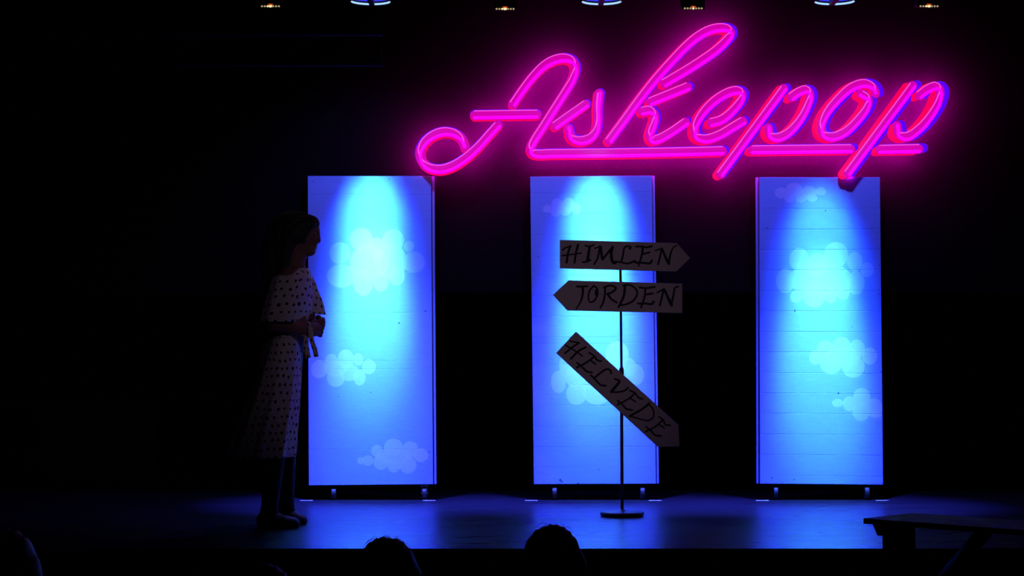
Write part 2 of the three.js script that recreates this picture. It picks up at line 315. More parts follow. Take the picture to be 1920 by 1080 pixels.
// out-of-frame lamps whose effect shows: a dim warm house lamp on the signs and the dress, and a blue back light on the woman's hair
function plainPar(name, label, pos, target, color, power, angle, ceilingY) {
  const t = thing(name, label, 'stage lamp', pos), d = target.clone().sub(pos).normalize(), qn = new THREE.Quaternion().setFromUnitVectors(V(0, -1, 0), d);
  part('housing', new THREE.LatheGeometry([[0, 0.24], [0.07, 0.24], [0.09, 0.2], [0.1, 0.02], [0.1, 0], [0.094, 0], [0.09, 0.03], [0, 0.035]].map(([x, y]) => new THREE.Vector2(x, y)), 32).applyQuaternion(qn), M.steel, t);
  part('light_lens', new THREE.CylinderGeometry(0.088, 0.088, 0.01, 32).translate(0, 0.022, 0).applyQuaternion(qn), glow(color.map((c) => c * 0.8)), t);
  part('hanger', rod(V(0, 0.12, 0), V(0, ceilingY - pos.y, 0), 0.012), M.steel, t);
  spot(t, color, power, d.clone().multiplyScalar(0.03), target.clone().sub(pos), angle, 0.8, 4);
}
plainPar('house_lamp', 'dim warm house lamp hung under the ceiling over the audience', V(2.6, 3.2, 8.6), V(-0.1, 1.25, 1.3), [1, 0.74, 1.2], HOUSE, 0.21, TOP);
plainPar('back_lamp', 'dim blue back lamp hung under the ceiling behind the woman', V(-2.9, 3.5, -0.4), V(-1.2, 1.2, 1.7), [0.12, 0.12, 1], BACKLIGHT, 0.3, TOP);

// ---------------------------------------------------------------- the overlaid title lettering, built as glowing neon tubes
const A = (pts) => pts.map(([x, y]) => [740 + x / 3.273, 20 + y / 3.273]), B = (pts) => pts.map(([x, y]) => [1260 + x / 3.273, 20 + y / 3.273]);
const LETTERS = [
  ['A', [
    A([[432, 838], [412, 790], [370, 757], [305, 746], [235, 768], [180, 815], [157, 872], [172, 930], [215, 965], [280, 976], [350, 958], [430, 910], [510, 840], [580, 762], [632, 705]]),
    A([[726, 574], [780, 495], [850, 405], [920, 337], [985, 303], [1045, 294], [1090, 310], [1109, 352], [1092, 420], [1040, 510], [970, 620], [900, 730], [852, 805], [836, 845], [845, 872], [880, 882], [960, 880], [1400, 875], [1833, 867], [2010, 862]]),
    A([[492, 643], [872, 638]]),
  ]],
  ['s', [A([[986, 708], [1172, 577]]), A([[1255, 510], [1246, 600], [1247, 680], [1235, 740], [1198, 785], [1135, 801], [1085, 780], [1068, 725]])]],
  ['k', [
    [...A([[1316, 798], [1400, 685], [1500, 548], [1600, 422], [1702, 308]]), ...B([[80, 225], [160, 158], [240, 118], [310, 108], [350, 120], [358, 145], [330, 186], [270, 244], [180, 308], [80, 372]]), ...A([[1655, 447]])],
    [...A([[1570, 562]]), ...B([[95, 470]])],
    A([[1520, 620], [1568, 615], [1596, 645], [1588, 700], [1568, 760], [1580, 795], [1622, 788], [1700, 745], [1785, 686]]),
  ]],
  ['e', [B([[240, 690], [305, 670], [380, 605], [424, 540], [425, 505], [392, 493], [325, 513], [240, 572], [172, 650], [140, 720], [150, 772], [205, 790], [290, 765], [370, 718], [433, 680]])]],
  ['p', [B([[684, 480], [296, 1004]]), B([[731, 532], [780, 500], [825, 489], [845, 520], [822, 600], [770, 690], [700, 760], [640, 782], [600, 765], [590, 722]])]],
  ['o', [B([[1246, 508], [1230, 472], [1180, 450], [1100, 474], [1010, 552], [938, 645], [915, 715], [930, 762], [985, 777], [1060, 747], [1130, 682], [1190, 600], [1202, 545], [1160, 513]])]],
  ['p', [B([[1474, 462], [1076, 998]]), B([[1516, 520], [1570, 482], [1620, 467], [1640, 492], [1630, 560], [1580, 650], [1510, 730], [1440, 775], [1392, 762], [1378, 708]])]],
  ['underline', [B([[492, 857], [1094, 850]]), B([[1274, 854], [1512, 849]])]],
];
const neon = {
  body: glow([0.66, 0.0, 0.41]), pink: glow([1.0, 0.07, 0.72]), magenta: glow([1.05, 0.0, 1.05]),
  red: glow([0.95, 0.0, 0.10]), blue: glow([0.10, 0.0, 0.95]), clip: M.rubber,
};
const NEON_Z = 0.046, SC = 12 / F, R_TUBE = 9.1 * SC;
function tubeAlong(points, r, seg = 12) {      // a tube with round ends through points in a plane of constant z (z may vary a little)
  const n = points.length, pos = [], idx = [];
  const T = points.map((p, i) => points[Math.min(n - 1, i + 1)].clone().sub(points[Math.max(0, i - 1)]).normalize());
  const ring = (c, t, rad) => { const u = V(-t.y, t.x, 0).normalize(); for (let j = 0; j < seg; j++) { const a = (j / seg) * Math.PI * 2; pos.push(c.x + u.x * Math.cos(a) * rad, c.y + u.y * Math.cos(a) * rad, c.z + Math.sin(a) * rad); } };
  const caps = 5; let rings = 0;
  for (let k = 0; k < caps; k++) { const a = (k / caps) * Math.PI / 2; ring(points[0].clone().addScaledVector(T[0], -r * Math.cos(a)), T[0], Math.max(r * Math.sin(a), r * 0.02)); rings++; }
  for (let i = 0; i < n; i++) { ring(points[i], T[i], r); rings++; }
  for (let k = caps - 1; k >= 0; k--) { const a = (k / caps) * Math.PI / 2; ring(points[n - 1].clone().addScaledVector(T[n - 1], r * Math.cos(a)), T[n - 1], Math.max(r * Math.sin(a), r * 0.02)); rings++; }
  for (let k = 0; k < rings - 1; k++) for (let j = 0; j < seg; j++) { const a = k * seg + j, b = k * seg + (j + 1) % seg; idx.push(a, b, a + seg, b, b + seg, a + seg); }
  const g = new THREE.BufferGeometry().setAttribute('position', new THREE.Float32BufferAttribute(pos, 3)).setIndex(idx);
  g.computeVertexNormals(); return g;
}
{
  const origin = at(1280, 200, NEON_Z), t = thing('neon_title', 'overlaid pink script title reading Askepop, built as glowing neon tubes above the three panels', 'neon title', origin);
  const up = V(-0.25, 0.97, 0);
  for (const [name, strokes] of LETTERS) {
    const letter = new THREE.Group(); letter.name = numbered(name === 'underline' ? 'underline' : 'letter'); t.add(letter);
    for (const px of strokes) {
      const raw = px.map(([x, y]) => at(x, y, NEON_Z).sub(origin)), len = raw.reduce((s, p, i) => s + (i ? p.distanceTo(raw[i - 1]) : 0), 0);
      const pts = raw.length > 2 ? new THREE.CatmullRomCurve3(raw, false, 'centripetal').getSpacedPoints(Math.ceil(len / 0.012)) : [0, 0.25, 0.5, 0.75, 1].map((k) => raw[0].clone().lerp(raw[1], k));
      const T = pts.map((p, i) => pts[Math.min(pts.length - 1, i + 1)].clone().sub(pts[Math.max(0, i - 1)]).normalize());
      part('neon_tube', tubeAlong(pts, R_TUBE, 16), neon.body, letter);
      const highlight = (share, r, lift, mat) => { const q = pts.map((p, i) => { const nn = V(-T[i].y, T[i].x, 0), d = nn.dot(up) * share * R_TUBE, o = nn.multiplyScalar(d); return V(p.x + o.x, p.y + o.y, Math.sqrt(Math.max(0.05, 1 - (d / R_TUBE) ** 2)) * R_TUBE * lift); }); part('neon_highlight', tubeAlong(q, r * R_TUBE, 10), mat, letter); };
      highlight(0.86, 0.16, 0.9, neon.pink);  // pale highlight on the tube's upper edge, shaped as a glowing strip
      highlight(-0.5, 0.42, 0.72, neon.magenta);  // brighter lower band of the tube's shading, also a glowing strip
      // colour fringes of the lettering, shaped as glowing red and blue tubes behind: the blue one a little larger about the title's left third, the red one a little smaller
      const fringes = [[-1, neon.red, 'red_neon_fringe', -0.014], [1, neon.blue, 'blue_neon_fringe', -0.016]];
      for (const [dir, mat, nm, z] of fringes) part(nm, tubeAlong(pts.map((p) => { const X = p.x + origin.x; return V(p.x + dir * (X - at(905, 0, 0).x) * 0.0125, p.y + dir * 2.4 * SC, z); }), R_TUBE * 0.98, 12), mat, letter);
      // light from the back of the tube on to the cloth: strips of the tube's own width
      let i = 0;
      while (i < pts.length - 1) {
        let j = i + 1;
        while (j < pts.length - 1 && pts[i].distanceTo(pts[j + 1]) < (raw.length > 2 ? 0.13 : 0.6) && T[i].dot(T[j]) > 0.93) j++;
        const a = pts[i], b = pts[j], c = a.clone().add(b).multiplyScalar(0.5), l = new THREE.RectAreaLight(new THREE.Color().setRGB(1, 0.0, 0.54), NEON_BACK, a.distanceTo(b), R_TUBE * 1.9);
        l.position.set(c.x, c.y, 0.004 - NEON_Z);
        l.rotation.z = Math.atan2(b.y - a.y, b.x - a.x);
        if (c.y + origin.y > at(0, 310, 0).y) letter.add(l);
        i = j;
      }
      for (const k of [0.12, 0.88]) {           // stand-offs to the cloth, where no panel is in the way
        const p = pts[Math.round(k * (pts.length - 1))];
        if (p.y + origin.y > at(0, 318, 0).y) part('stand_off', rod(V(p.x, p.y, -0.04), V(p.x, p.y, DRAPE_Z - 0.014 - NEON_Z), 0.006, 8), neon.clip, letter);
      }
    }
  }
}

// ---------------------------------------------------------------- the signpost
const SIGN_Z = 1.1, SB = SIGN_Z + 0.018;
const brush = (g, list, sx, sy, ox, oy, k) => {
  for (const [w, pts] of list) {
    const c = new THREE.CatmullRomCurve3(pts.map(([x, y]) => V(x, y, 0)), false, 'centripetal'), n = Math.max(8, Math.ceil(c.getLength() / 3)), w2 = Array.isArray(w) ? w : [w, w];
    for (let i = 0; i <= n; i++) { const p = c.getPoint(i / n), r = (w2[0] + (w2[1] - w2[0]) * (i / n)) / 2 * k; g.beginPath(); g.ellipse((p.x / sx + ox) , (p.y / sx + oy), r * 1.12 / sx, r / sx * 0.95, 0.6, 0, Math.PI * 2); g.fill(); }
  }
};
const TEXT = {
  himlen: { o: [1040, 440, 7.385], s: [
    [18, [[105, 212], [150, 182], [228, 155]]], [[24, 30], [[217, 160], [186, 250], [165, 385]]], [[30, 24], [[325, 142], [300, 230], [275, 390]]], [20, [[105, 292], [230, 275], [365, 255]]],
    [22, [[425, 150], [480, 165], [545, 140]]], [[30, 38], [[487, 160], [470, 260], [455, 360]]], [24, [[390, 380], [440, 375], [495, 350]]],
    [[20, 26], [[545, 410], [592, 330], [630, 160]]], [18, [[555, 190], [635, 160]]], [[30, 36], [[638, 165], [648, 260], [662, 340]]], [26, [[662, 345], [730, 260], [802, 172]]], [[36, 42], [[802, 170], [782, 270], [812, 388], [838, 385]]],
    [24, [[920, 380], [945, 290], [965, 185], [1000, 160], [1055, 172], [1036, 198]]], [24, [[850, 372], [930, 385], [1010, 400], [1110, 363]]],
    [26, [[1130, 165], [1210, 165], [1262, 176], [1345, 160]]], [[30, 20], [[1222, 165], [1207, 280], [1160, 432]]], [24, [[1210, 270], [1312, 245]]], [28, [[1115, 385], [1220, 390], [1320, 395], [1347, 360]]],
    [24, [[1430, 410], [1460, 300], [1482, 188]]], [18, [[1395, 220], [1490, 190]]], [[26, 40], [[1490, 200], [1530, 300], [1580, 400]]], [[28, 14], [[1580, 400], [1602, 280], [1642, 180], [1695, 148]]],
  ] },
  jorden: { o: [1030, 515, 7.385], s: [
    [26, [[385, 165], [440, 165], [527, 160]]], [[34, 14], [[462, 165], [462, 270], [430, 380], [370, 475]]],
    [22, [[612, 155], [560, 220], [540, 320], [560, 377], [610, 370], [662, 290], [667, 210], [632, 163], [600, 168]]], [46, [[655, 225], [655, 275]]],
    [[26, 22], [[772, 168], [768, 280], [742, 390], [705, 460]]], [26, [[755, 178], [850, 150], [922, 185], [872, 240], [800, 270]]], [[30, 28], [[808, 268], [860, 340], [932, 385]]],
    [[34, 26], [[1047, 145], [1032, 290], [958, 450]]], [24, [[1020, 148], [1110, 143], [1190, 190], [1217, 260], [1172, 350], [1080, 405], [968, 428]]],
    [26, [[1250, 175], [1330, 187], [1458, 170]]], [24, [[1330, 185], [1320, 300], [1270, 455]]], [26, [[1330, 275], [1432, 260]]], [28, [[1228, 400], [1330, 400], [1420, 405], [1447, 372]]],
    [20, [[1493, 250], [1570, 207], [1592, 198]]], [24, [[1580, 210], [1562, 300], [1528, 428]]], [[30, 42], [[1597, 215], [1640, 310], [1690, 420]]], [[28, 20], [[1692, 410], [1720, 280], [1742, 182], [1788, 163]]],
  ] },
  helvede: { o: [1035, 615, 9], s: [
    [24, [[308, 220], [370, 235], [462, 250]]], [28, [[456, 250], [340, 330], [218, 427]]], [30, [[567, 325], [450, 390], [316, 522]]], [26, [[228, 290], [350, 360], [512, 472]]],
    [30, [[630, 420], [720, 480], [760, 540], [832, 560]]], [28, [[720, 480], [570, 590], [418, 668]]], [28, [[640, 540], [732, 607]]], [32, [[425, 590], [510, 660], [590, 735], [672, 750]]],
    [30, [[720, 840], [830, 750], [920, 695], [980, 710], [1002, 768]]], [32, [[660, 800], [740, 880], [820, 960], [907, 975]]],
    [[30, 44], [[1058, 862], [1136, 892], [1000, 1078]]], [28, [[1000, 1080], [1130, 1080], [1235, 1052], [1285, 1006]]],
    ...[[28, [[280, 65], [370, 110], [430, 190], [492, 206]]], [26, [[370, 110], [250, 210], [68, 307]]], [26, [[290, 200], [372, 252]]], [30, [[75, 240], [150, 300], [220, 375], [322, 395]]],
      [32, [[612, 280], [500, 370], [278, 497]]], [24, [[580, 290], [650, 350], [682, 440], [670, 520], [600, 570], [500, 560], [400, 530], [283, 500]]],
      [28, [[770, 510], [840, 560], [880, 640], [962, 650]]], [26, [[840, 560], [700, 680], [548, 757]]], [26, [[770, 640], [857, 692]]], [30, [[555, 680], [630, 740], [710, 820], [802, 830]]],
    ].map(([w, p]) => [w, p.map(([x, y]) => [x + 1035, y + 990])]),
  ] },
};
const PLATES = [
  ['himlen', [[1050, 450], [1269, 456], [1294, 484], [1268, 509], [1050, 503]], 'arrow board lettered HIMLEN pointing right'],
  ['jorden', [[1037, 553], [1066, 526], [1279, 532], [1279, 587], [1064, 582]], 'arrow board lettered JORDEN pointing left'],
  ['helvede', [[1080, 622], [1272, 797], [1274, 837], [1234, 838], [1043, 662]], 'slanting arrow board lettered HELVEDE pointing down'],
];
{
  const foot = at(1166.5, 967, SIGN_Z), root = V(foot.x, 0, SIGN_Z), t = thing('signpost', 'thin black stand with a round base carrying three arrow boards HIMLEN, JORDEN, HELVEDE', 'signpost', root);
  part('base', new THREE.LatheGeometry([[0, 0.003], [0.112, 0.003], [0.119, 0.008], [0.119, 0.02], [0.113, 0.026], [0.03, 0.03], [0.016, 0.038], [0, 0.038]].map(([x, y]) => new THREE.Vector2(x, y)).reverse(), 64), M.steel, t);
  part('rubber_ring', new THREE.TorusGeometry(0.105, 0.0035, 8, 48).rotateX(Math.PI / 2).translate(0, 0.0035, 0), M.rubber, t);
  const top = at(1163, 470, SIGN_Z).sub(root), clutch = at(1165.3, 697, SIGN_Z).sub(root);
  part('pole', mergeGeometries([rod(V(0, 0.03, 0), clutch, 0.0088, 16), rod(clutch, top, 0.0068, 16)]), M.steel, t);
  part('clutch', new THREE.LatheGeometry([[0.007, -0.03], [0.013, -0.026], [0.0135, 0.01], [0.01, 0.022], [0.0068, 0.024]].map(([x, y]) => new THREE.Vector2(x, y)), 20).translate(clutch.x, clutch.y, 0), M.rubber, t);
  for (const [key, pts, label] of PLATES) {
    const T = TEXT[key], x0 = Math.min(...pts.map((p) => p[0])), x1 = Math.max(...pts.map((p) => p[0])), y0 = Math.min(...pts.map((p) => p[1])), y1 = Math.max(...pts.map((p) => p[1])), K = 4;
    const tex = canvasTexture(Math.ceil((x1 - x0) * K), Math.ceil((y1 - y0) * K), (g) => {
      const r = rng(key.length * 77 + x0);
      g.fillStyle = 'rgb(188,170,166)'; g.fillRect(0, 0, 4000, 4000);
      for (let i = 0; i < 1500; i++) { g.fillStyle = r() > 0.5 ? 'rgba(210,190,182,0.10)' : 'rgba(160,145,142,0.10)'; g.fillRect(r() * 1000, r() * 900, 4 + r() * 30, 1 + r() * 2); }
      g.fillStyle = 'rgb(14,13,18)';
      g.scale(K, K); g.translate(-x0, -y0);
      brush(g, T.s, T.o[2], T.o[2], T.o[0], T.o[1], 1);
    });
    const w = pts.map(([x, y]) => at(x, y, SB + 0.006).sub(root)), c = at(x0, y0, SB + 0.006).sub(root), d = at(x1, y1, SB + 0.006).sub(root);
    const g = new THREE.ExtrudeGeometry(new THREE.Shape(w.map((p) => new THREE.Vector2(p.x, p.y))), { depth: 0.006, bevelEnabled: true, bevelThickness: 0.0008, bevelSize: 0.0008, bevelSegments: 1 }).translate(0, 0, SB - SIGN_Z);
    const P = g.attributes.position, uv = []; for (let i = 0; i < P.count; i++) uv.push((P.getX(i) - c.x) / (d.x - c.x), 1 - (P.getY(i) - c.y) / (d.y - c.y));
    g.setAttribute('uv', new THREE.Float32BufferAttribute(uv, 2));
    const board = part('arrow_board', g, [std([1, 1, 1], 0.85, { map: tex }), std([0.05, 0.05, 0.07], 0.8)], t, label);
    const mid = w.reduce((s, p) => s.add(p), V(0, 0, 0)).multiplyScalar(1 / w.length), pole = top.x + (clutch.x - top.x) * ((top.y - mid.y) / (top.y - clutch.y));
    part('clip', box(0.03, 0.03, 0.012, pole, mid.y, SB - SIGN_Z - 0.007), M.rubber, board);
  }
}

// ---------------------------------------------------------------- the woman
const KP = (EYE.z - 1.7) / F;
const L = (px, py, z = 0) => [(px - 525) * KP, (986 - py) * KP, z];
{
  const foot = at(525, 986, 1.7), t = thing('person', 'woman with long hair in a dotted dress standing in profile, facing right, hands together', 'person', V(foot.x, 0, 1.7));
  const skin = std([0.2, 0.095, 0.075], 0.75), hairM = std([0.01, 0.008, 0.008], 0.75, { bumpMap: clothGrain, bumpScale: 0.001 });
  const HX = 557, HY = 434;
  const headField = (() => {
    const solid = union([ellipsoid(L(HX, HY - 3), [0.097, 0.09, 0.075]), capsule(L(566, 448), L(577, 467), 0.052, 0.03), ellipsoid(L(581, 471), [0.018, 0.017, 0.02]), capsule(L(588, 430), L(588, 445), 0.022, 0.028)], 0.03);
    const nose = capsule(L(592.5, 442), L(595.6, 451.5), 0.0065, 0.0105), wings = union([ellipsoid(L(592, 453, 0.011), [0.01, 0.008, 0.008]), ellipsoid(L(592, 453, -0.011), [0.01, 0.008, 0.008])], 0.004);
    const lips = union([ellipsoid(L(590.5, 459.5), [0.009, 0.006, 0.022]), ellipsoid(L(589.5, 464), [0.009, 0.007, 0.02])], 0.003);
    const eyes = union([ellipsoid(L(588.5, 440.5, 0.03), [0.012, 0.011, 0.012]), ellipsoid(L(588.5, 440.5, -0.03), [0.012, 0.011, 0.012])], 0.002);
    const sockets = union([ellipsoid(L(595, 441, 0.031), [0.014, 0.013, 0.018]), ellipsoid(L(595, 441, -0.031), [0.014, 0.013, 0.018])], 0.002);
    const ears = union([ellipsoid(L(549, 447, 0.078), [0.018, 0.03, 0.008]), ellipsoid(L(549, 447, -0.078), [0.018, 0.03, 0.008])], 0.003);
    const neck = capsule(L(553, 462), L(551, 512), 0.05, 0.056);
    return (x, y, z) => { let d = smax(solid(x, y, z), -sockets(x, y, z), 0.012); d = smin(d, nose(x, y, z), 0.012); d = smin(d, wings(x, y, z), 0.006); d = smin(d, lips(x, y, z), 0.006); d = Math.min(d, eyes(x, y, z)); d = smin(d, ears(x, y, z), 0.01); return smin(d, neck(x, y, z), 0.03); };
  })();
  const nearHand = [], farHand = [];
  // near (right) hand: palm, four curled fingers and a thumb from its side; the far hand closes over it
  const wr = L(577, 622, 0.1), kn = L(592, 617, 0.05);
  nearHand.push(capsule(wr, kn, 0.026, 0.03), capsule(L(583, 613, 0.075), L(590, 624, 0.07), 0.02, 0.02));
  for (let f = 0; f < 4; f++) { const y = 609 + f * 6.2, r = [0.0095, 0.01, 0.0095, 0.0082][f], l = [1, 1.12, 1.04, 0.82][f]; const a = L(594, y, 0.042), b = L(594 + 7.5 * l, y + 1, 0.012), c = L(594 + 7 * l, y + 2, -0.016 * l), d = L(594 + 2 * l, y + 2.5, -0.034 * l); nearHand.push(capsule(a, b, r, r * 0.95), capsule(b, c, r * 0.95, r * 0.88), capsule(c, d, r * 0.88, r * 0.78)); }
  nearHand.push(capsule(L(583, 612, 0.06), L(590, 603, 0.035), 0.0115, 0.0105), capsule(L(590, 603, 0.035), L(596, 603, 0.012), 0.0105, 0.0088));
  const wf = L(588, 607, -0.1), kf = L(597, 606, -0.055);
  farHand.push(capsule(wf, kf, 0.025, 0.028));
  for (let f = 0; f < 4; f++) { const y = 598 + f * 6, r = [0.0095, 0.01, 0.0095, 0.0082][f], l = [1, 1.1, 1.02, 0.8][f]; const a = L(598, y, -0.05), b = L(598 + 6 * l, y + 0.5, -0.02), c = L(598 + 5.5 * l, y + 1.5, 0.012 * l), d = L(598 + 1 * l, y + 2, 0.03 * l); farHand.push(capsule(a, b, r, r * 0.95), capsule(b, c, r * 0.95, r * 0.88), capsule(c, d, r * 0.88, r * 0.78)); }
  farHand.push(capsule(L(592, 600, -0.06), L(594, 594, -0.03), 0.0115, 0.01), capsule(L(594, 594, -0.03), L(598, 594, -0.006), 0.01, 0.0085));
  let legBones;
  const bodyBones = [
    capsule(L(551, 512), L(548, 548), 0.07, 0.1), capsule(L(548, 560, 0.05), L(538, 625, 0.03), 0.085, 0.095), capsule(L(548, 560, -0.05), L(538, 625, -0.03), 0.085, 0.095), capsule(L(534, 630), L(522, 690), 0.1, 0.12),
    capsule(L(548, 520, 0.05), L(545, 524, 0.15), 0.05, 0.05), capsule(L(550, 520, -0.05), L(556, 524, -0.15), 0.05, 0.05),
    capsule(L(544, 524, 0.155), L(521, 606, 0.2), 0.05, 0.04), capsule(L(521, 606, 0.2), wr, 0.042, 0.028), capsule(wr, kn, 0.028, 0.026),
    capsule(L(557, 524, -0.155), L(566, 596, -0.2), 0.05, 0.04), capsule(L(566, 596, -0.2), wf, 0.041, 0.027), capsule(wf, kf, 0.027, 0.025),
    ...(legBones = [capsule(L(521, 700, 0.08), L(518, 835, 0.085), 0.085, 0.06), capsule(L(518, 835, 0.085), L(509, 958, 0.09), 0.058, 0.036), capsule(L(524, 700, -0.08), L(530, 835, -0.085), 0.085, 0.058), capsule(L(530, 835, -0.085), L(532, 958, -0.1), 0.056, 0.036),
    capsule(L(509, 958, 0.09), L(507, 974, 0.09), 0.036, 0.034), capsule(L(507, 976, 0.09), L(548, 979, 0.1), 0.034, 0.024), capsule(L(532, 958, -0.1), L(530, 974, -0.1), 0.036, 0.034), capsule(L(530, 976, -0.1), L(562, 979, -0.11), 0.034, 0.024)]),
  ];
  const bodyField = union(bodyBones, 0.03), b0 = L(430, 990, -0.3), b1 = L(610, 500, 0.3);
  const neckY = L(0, 500)[1];
  const geo = [fieldMesh((x, y, z) => smax(bodyField(x, y, z), y - neckY, 0.01), V(...b0), V(b1[0], b1[1], b1[2]), 0.012), fieldMesh(headField, V(...L(505, 514, -0.11)), V(...L(608, 395, 0.11)), 0.0035)];
  const hlo = L(570, 640, -0.16), hhi = L(618, 585, 0.16);
  geo.push(fieldMesh((x, y, z) => Math.min(union(nearHand, 0.008)(x, y, z), union(farHand, 0.008)(x, y, z)), V(...hlo), V(...hhi), 0.004));
  part('body', mergeGeometries(geo), skin, t);
  const hairCap = ellipsoid(L(552, 431), [0.113, 0.098, 0.092]), face = ellipsoid(L(603, 455), [0.085, 0.085, 0.13]), fall = union([capsule(L(527, 430, 0.02), L(511, 478, 0.03), 0.065, 0.06), capsule(L(527, 430, -0.02), L(511, 478, -0.03), 0.065, 0.06), capsule(L(511, 478, 0.03), L(508, 540, 0.04), 0.06, 0.04), capsule(L(511, 478, -0.03), L(508, 540, -0.04), 0.06, 0.04), capsule(L(545, 440, 0.062), L(533, 500, 0.085), 0.034, 0.026), capsule(L(545, 440, -0.062), L(533, 500, -0.085), 0.034, 0.026)], 0.03), brow = ellipsoid(L(584, 419), [0.034, 0.036, 0.06]);
  part('hair', fieldMesh((x, y, z) => { let d = smin(hairCap(x, y, z), brow(x, y, z), 0.02); d = smax(d, -face(x, y, z), 0.012); d = smin(d, fall(x, y, z), 0.03); return d + 0.0022 * Math.sin(z * 260 + x * 120 + 1.5 * Math.sin(y * 22)); }, V(...L(478, 560, -0.16)), V(...L(604, 390, 0.16)), 0.005), hairM, t);
  const leg = union(legBones, 0.03);
  part('dark_leg_layer', fieldMesh((x, y, z) => smax(leg(x, y, z) - 0.004, y - 0.62, 0.004), V(...L(470, 990, -0.2)), V(...L(580, 750, 0.2)), 0.009), std([0.008, 0.007, 0.012], 0.8), t);  // near-black layer added over the legs
  // dress
  const dots = canvasTexture(512, 512, (g) => { const r = rng(9); g.fillStyle = 'rgb(200,190,186)'; g.fillRect(0, 0, 512, 512); g.fillStyle = 'rgb(14,13,20)'; for (let j = 0; j < 8; j++) for (let i = 0; i < 8; i++) { const x = (i + 0.5 + (j % 2) * 0.5) * 64 + (r() - 0.5) * 18, y = (j + 0.5) * 64 + (r() - 0.5) * 18, s = 10 + r() * 5; for (const dx of [-512, 0, 512]) for (const dy of [-512, 0, 512]) { g.beginPath(); g.ellipse(x + dx, y + dy, s, s * (0.85 + r() * 0.2), 0, 0, 7); g.fill(); } } });
  dots.wrapS = dots.wrapT = THREE.RepeatWrapping; dots.repeat.set(3, 3);
  const cloth = std([1, 1, 1], 0.9, { map: dots }), ring = (px, py, rx, rz, z = 0, tilt = 0) => { const [x, y] = L(px, py); return { x, y, z, rx: rx * KP, rz, tilt }; };
  const folds = (a, r) => { const k = Math.max(0, Math.min(1, (L(0, 630)[1] - r.y) / 0.6)); return k * (0.05 * Math.sin(a * 9 + 1) + 0.03 * Math.sin(a * 17 + r.y * 3)); };
  const dress = part('dress', loft([ring(552, 503, 24, 0.068), ring(551, 507, 28, 0.09), ring(549, 515, 33, 0.15), ring(547, 528, 36, 0.178), ring(546, 552, 40, 0.165), ring(545, 580, 38, 0.155), ring(540, 610, 32, 0.135), ring(537, 626, 30, 0.128), ring(535, 640, 33, 0.14), ring(527, 680, 38, 0.175), ring(520, 720, 43, 0.19), ring(509, 770, 50, 0.205), ring(498, 815, 56, 0.22), ring(489, 855, 61, 0.235)], 96, folds), cloth, t);
  part('sleeve', loft([ring(546, 511, 20, 0.05, 0.13, 0.1), ring(543, 520, 27, 0.062, 0.15, 0.1), ring(538, 545, 29, 0.068, 0.17, 0.1), ring(532, 575, 31, 0.074, 0.19, 0.05), ring(528, 604, 33, 0.08, 0.2, 0)], 40, (a, r) => 0.04 * Math.sin(a * 7)), cloth, dress);
  part('sleeve', loft([ring(557, 511, 18, 0.05, -0.13, -0.1), ring(561, 520, 22, 0.06, -0.15, -0.1), ring(567, 545, 24, 0.066, -0.17, -0.05), ring(573, 568, 26, 0.07, -0.19, 0), ring(577, 588, 26, 0.072, -0.2, -0.05)], 40, (a, r) => 0.03 * Math.sin(a * 7)), cloth, dress);
  part('belt', loft([ring(537, 620, 31.5, 0.137), ring(536.5, 626, 32, 0.139), ring(536, 633, 31.5, 0.137)], 64, () => 0, 0.003), cloth, dress);
  const ribbon = (pts, w) => { const c = new THREE.CatmullRomCurve3(pts.map((p) => V(...p))), n = 14, pos = [], uv = [], idx = []; for (let i = 0; i <= n; i++) { const p = c.getPoint(i / n), ww = w * (0.5 + 0.5 * Math.min(1, i / n * 2)); for (const [dx, dz] of [[-ww, 0.003], [ww, 0.0], [ww, -0.004], [-ww, -0.002]]) { pos.push(p.x + dx, p.y + 0.15 * dx, p.z + dz); uv.push(dx * 2, i / n * 0.2); } } for (let i = 0; i < n; i++) for (let j = 0; j < 4; j++) { const a = i * 4 + j, b = i * 4 + (j + 1) % 4; idx.push(a, a + 4, b, b, a + 4, b + 4); } const e = n * 4; idx.push(0, 1, 2, 0, 2, 3, e, e + 2, e + 1, e, e + 3, e + 2); const g = new THREE.BufferGeometry().setAttribute('position', new THREE.Float32BufferAttribute(pos, 3)).setAttribute('uv', new THREE.Float32BufferAttribute(uv, 2)).setIndex(idx); g.computeVertexNormals(); return g; };
  part('ribbon', ribbon([L(568, 628, 0.13), L(577, 632, 0.14), L(578, 650, 0.13), L(582, 671, 0.125)], 0.013), cloth, dress);
  part('ribbon', ribbon([L(572, 606, 0.14), L(583, 605, 0.145), L(588, 636, 0.145), L(594, 655, 0.14), L(597, 669, 0.135)], 0.012), cloth, dress);
  // shoes
  const shoe = (z, x0, x1) => { const up = union([capsule(L(x0, 973, z), L(x0 + 14, 972, z), 0.044, 0.046), capsule(L(x0 + 14, 974, z), L(x1 - 12, 978.5, z + 0.006), 0.045, 0.034), capsule(L(x0 + 2, 966, z), L(x0 + 8, 963, z), 0.036, 0.036)], 0.02); return fieldMesh((x, y, z2) => smax(smax(up(x, y, z2), 0.002 - y, 0.006), y - L(0, 957)[1], 0.006), V(...L(x0 - 22, 990, z - 0.07)), V(...L(x1 + 14, 950, z + 0.08)), 0.006); };
  part('shoe', shoe(0.09, 501, 566), M.rubber, t); part('shoe', shoe(-0.1, 522, 570), M.rubber, t);
}

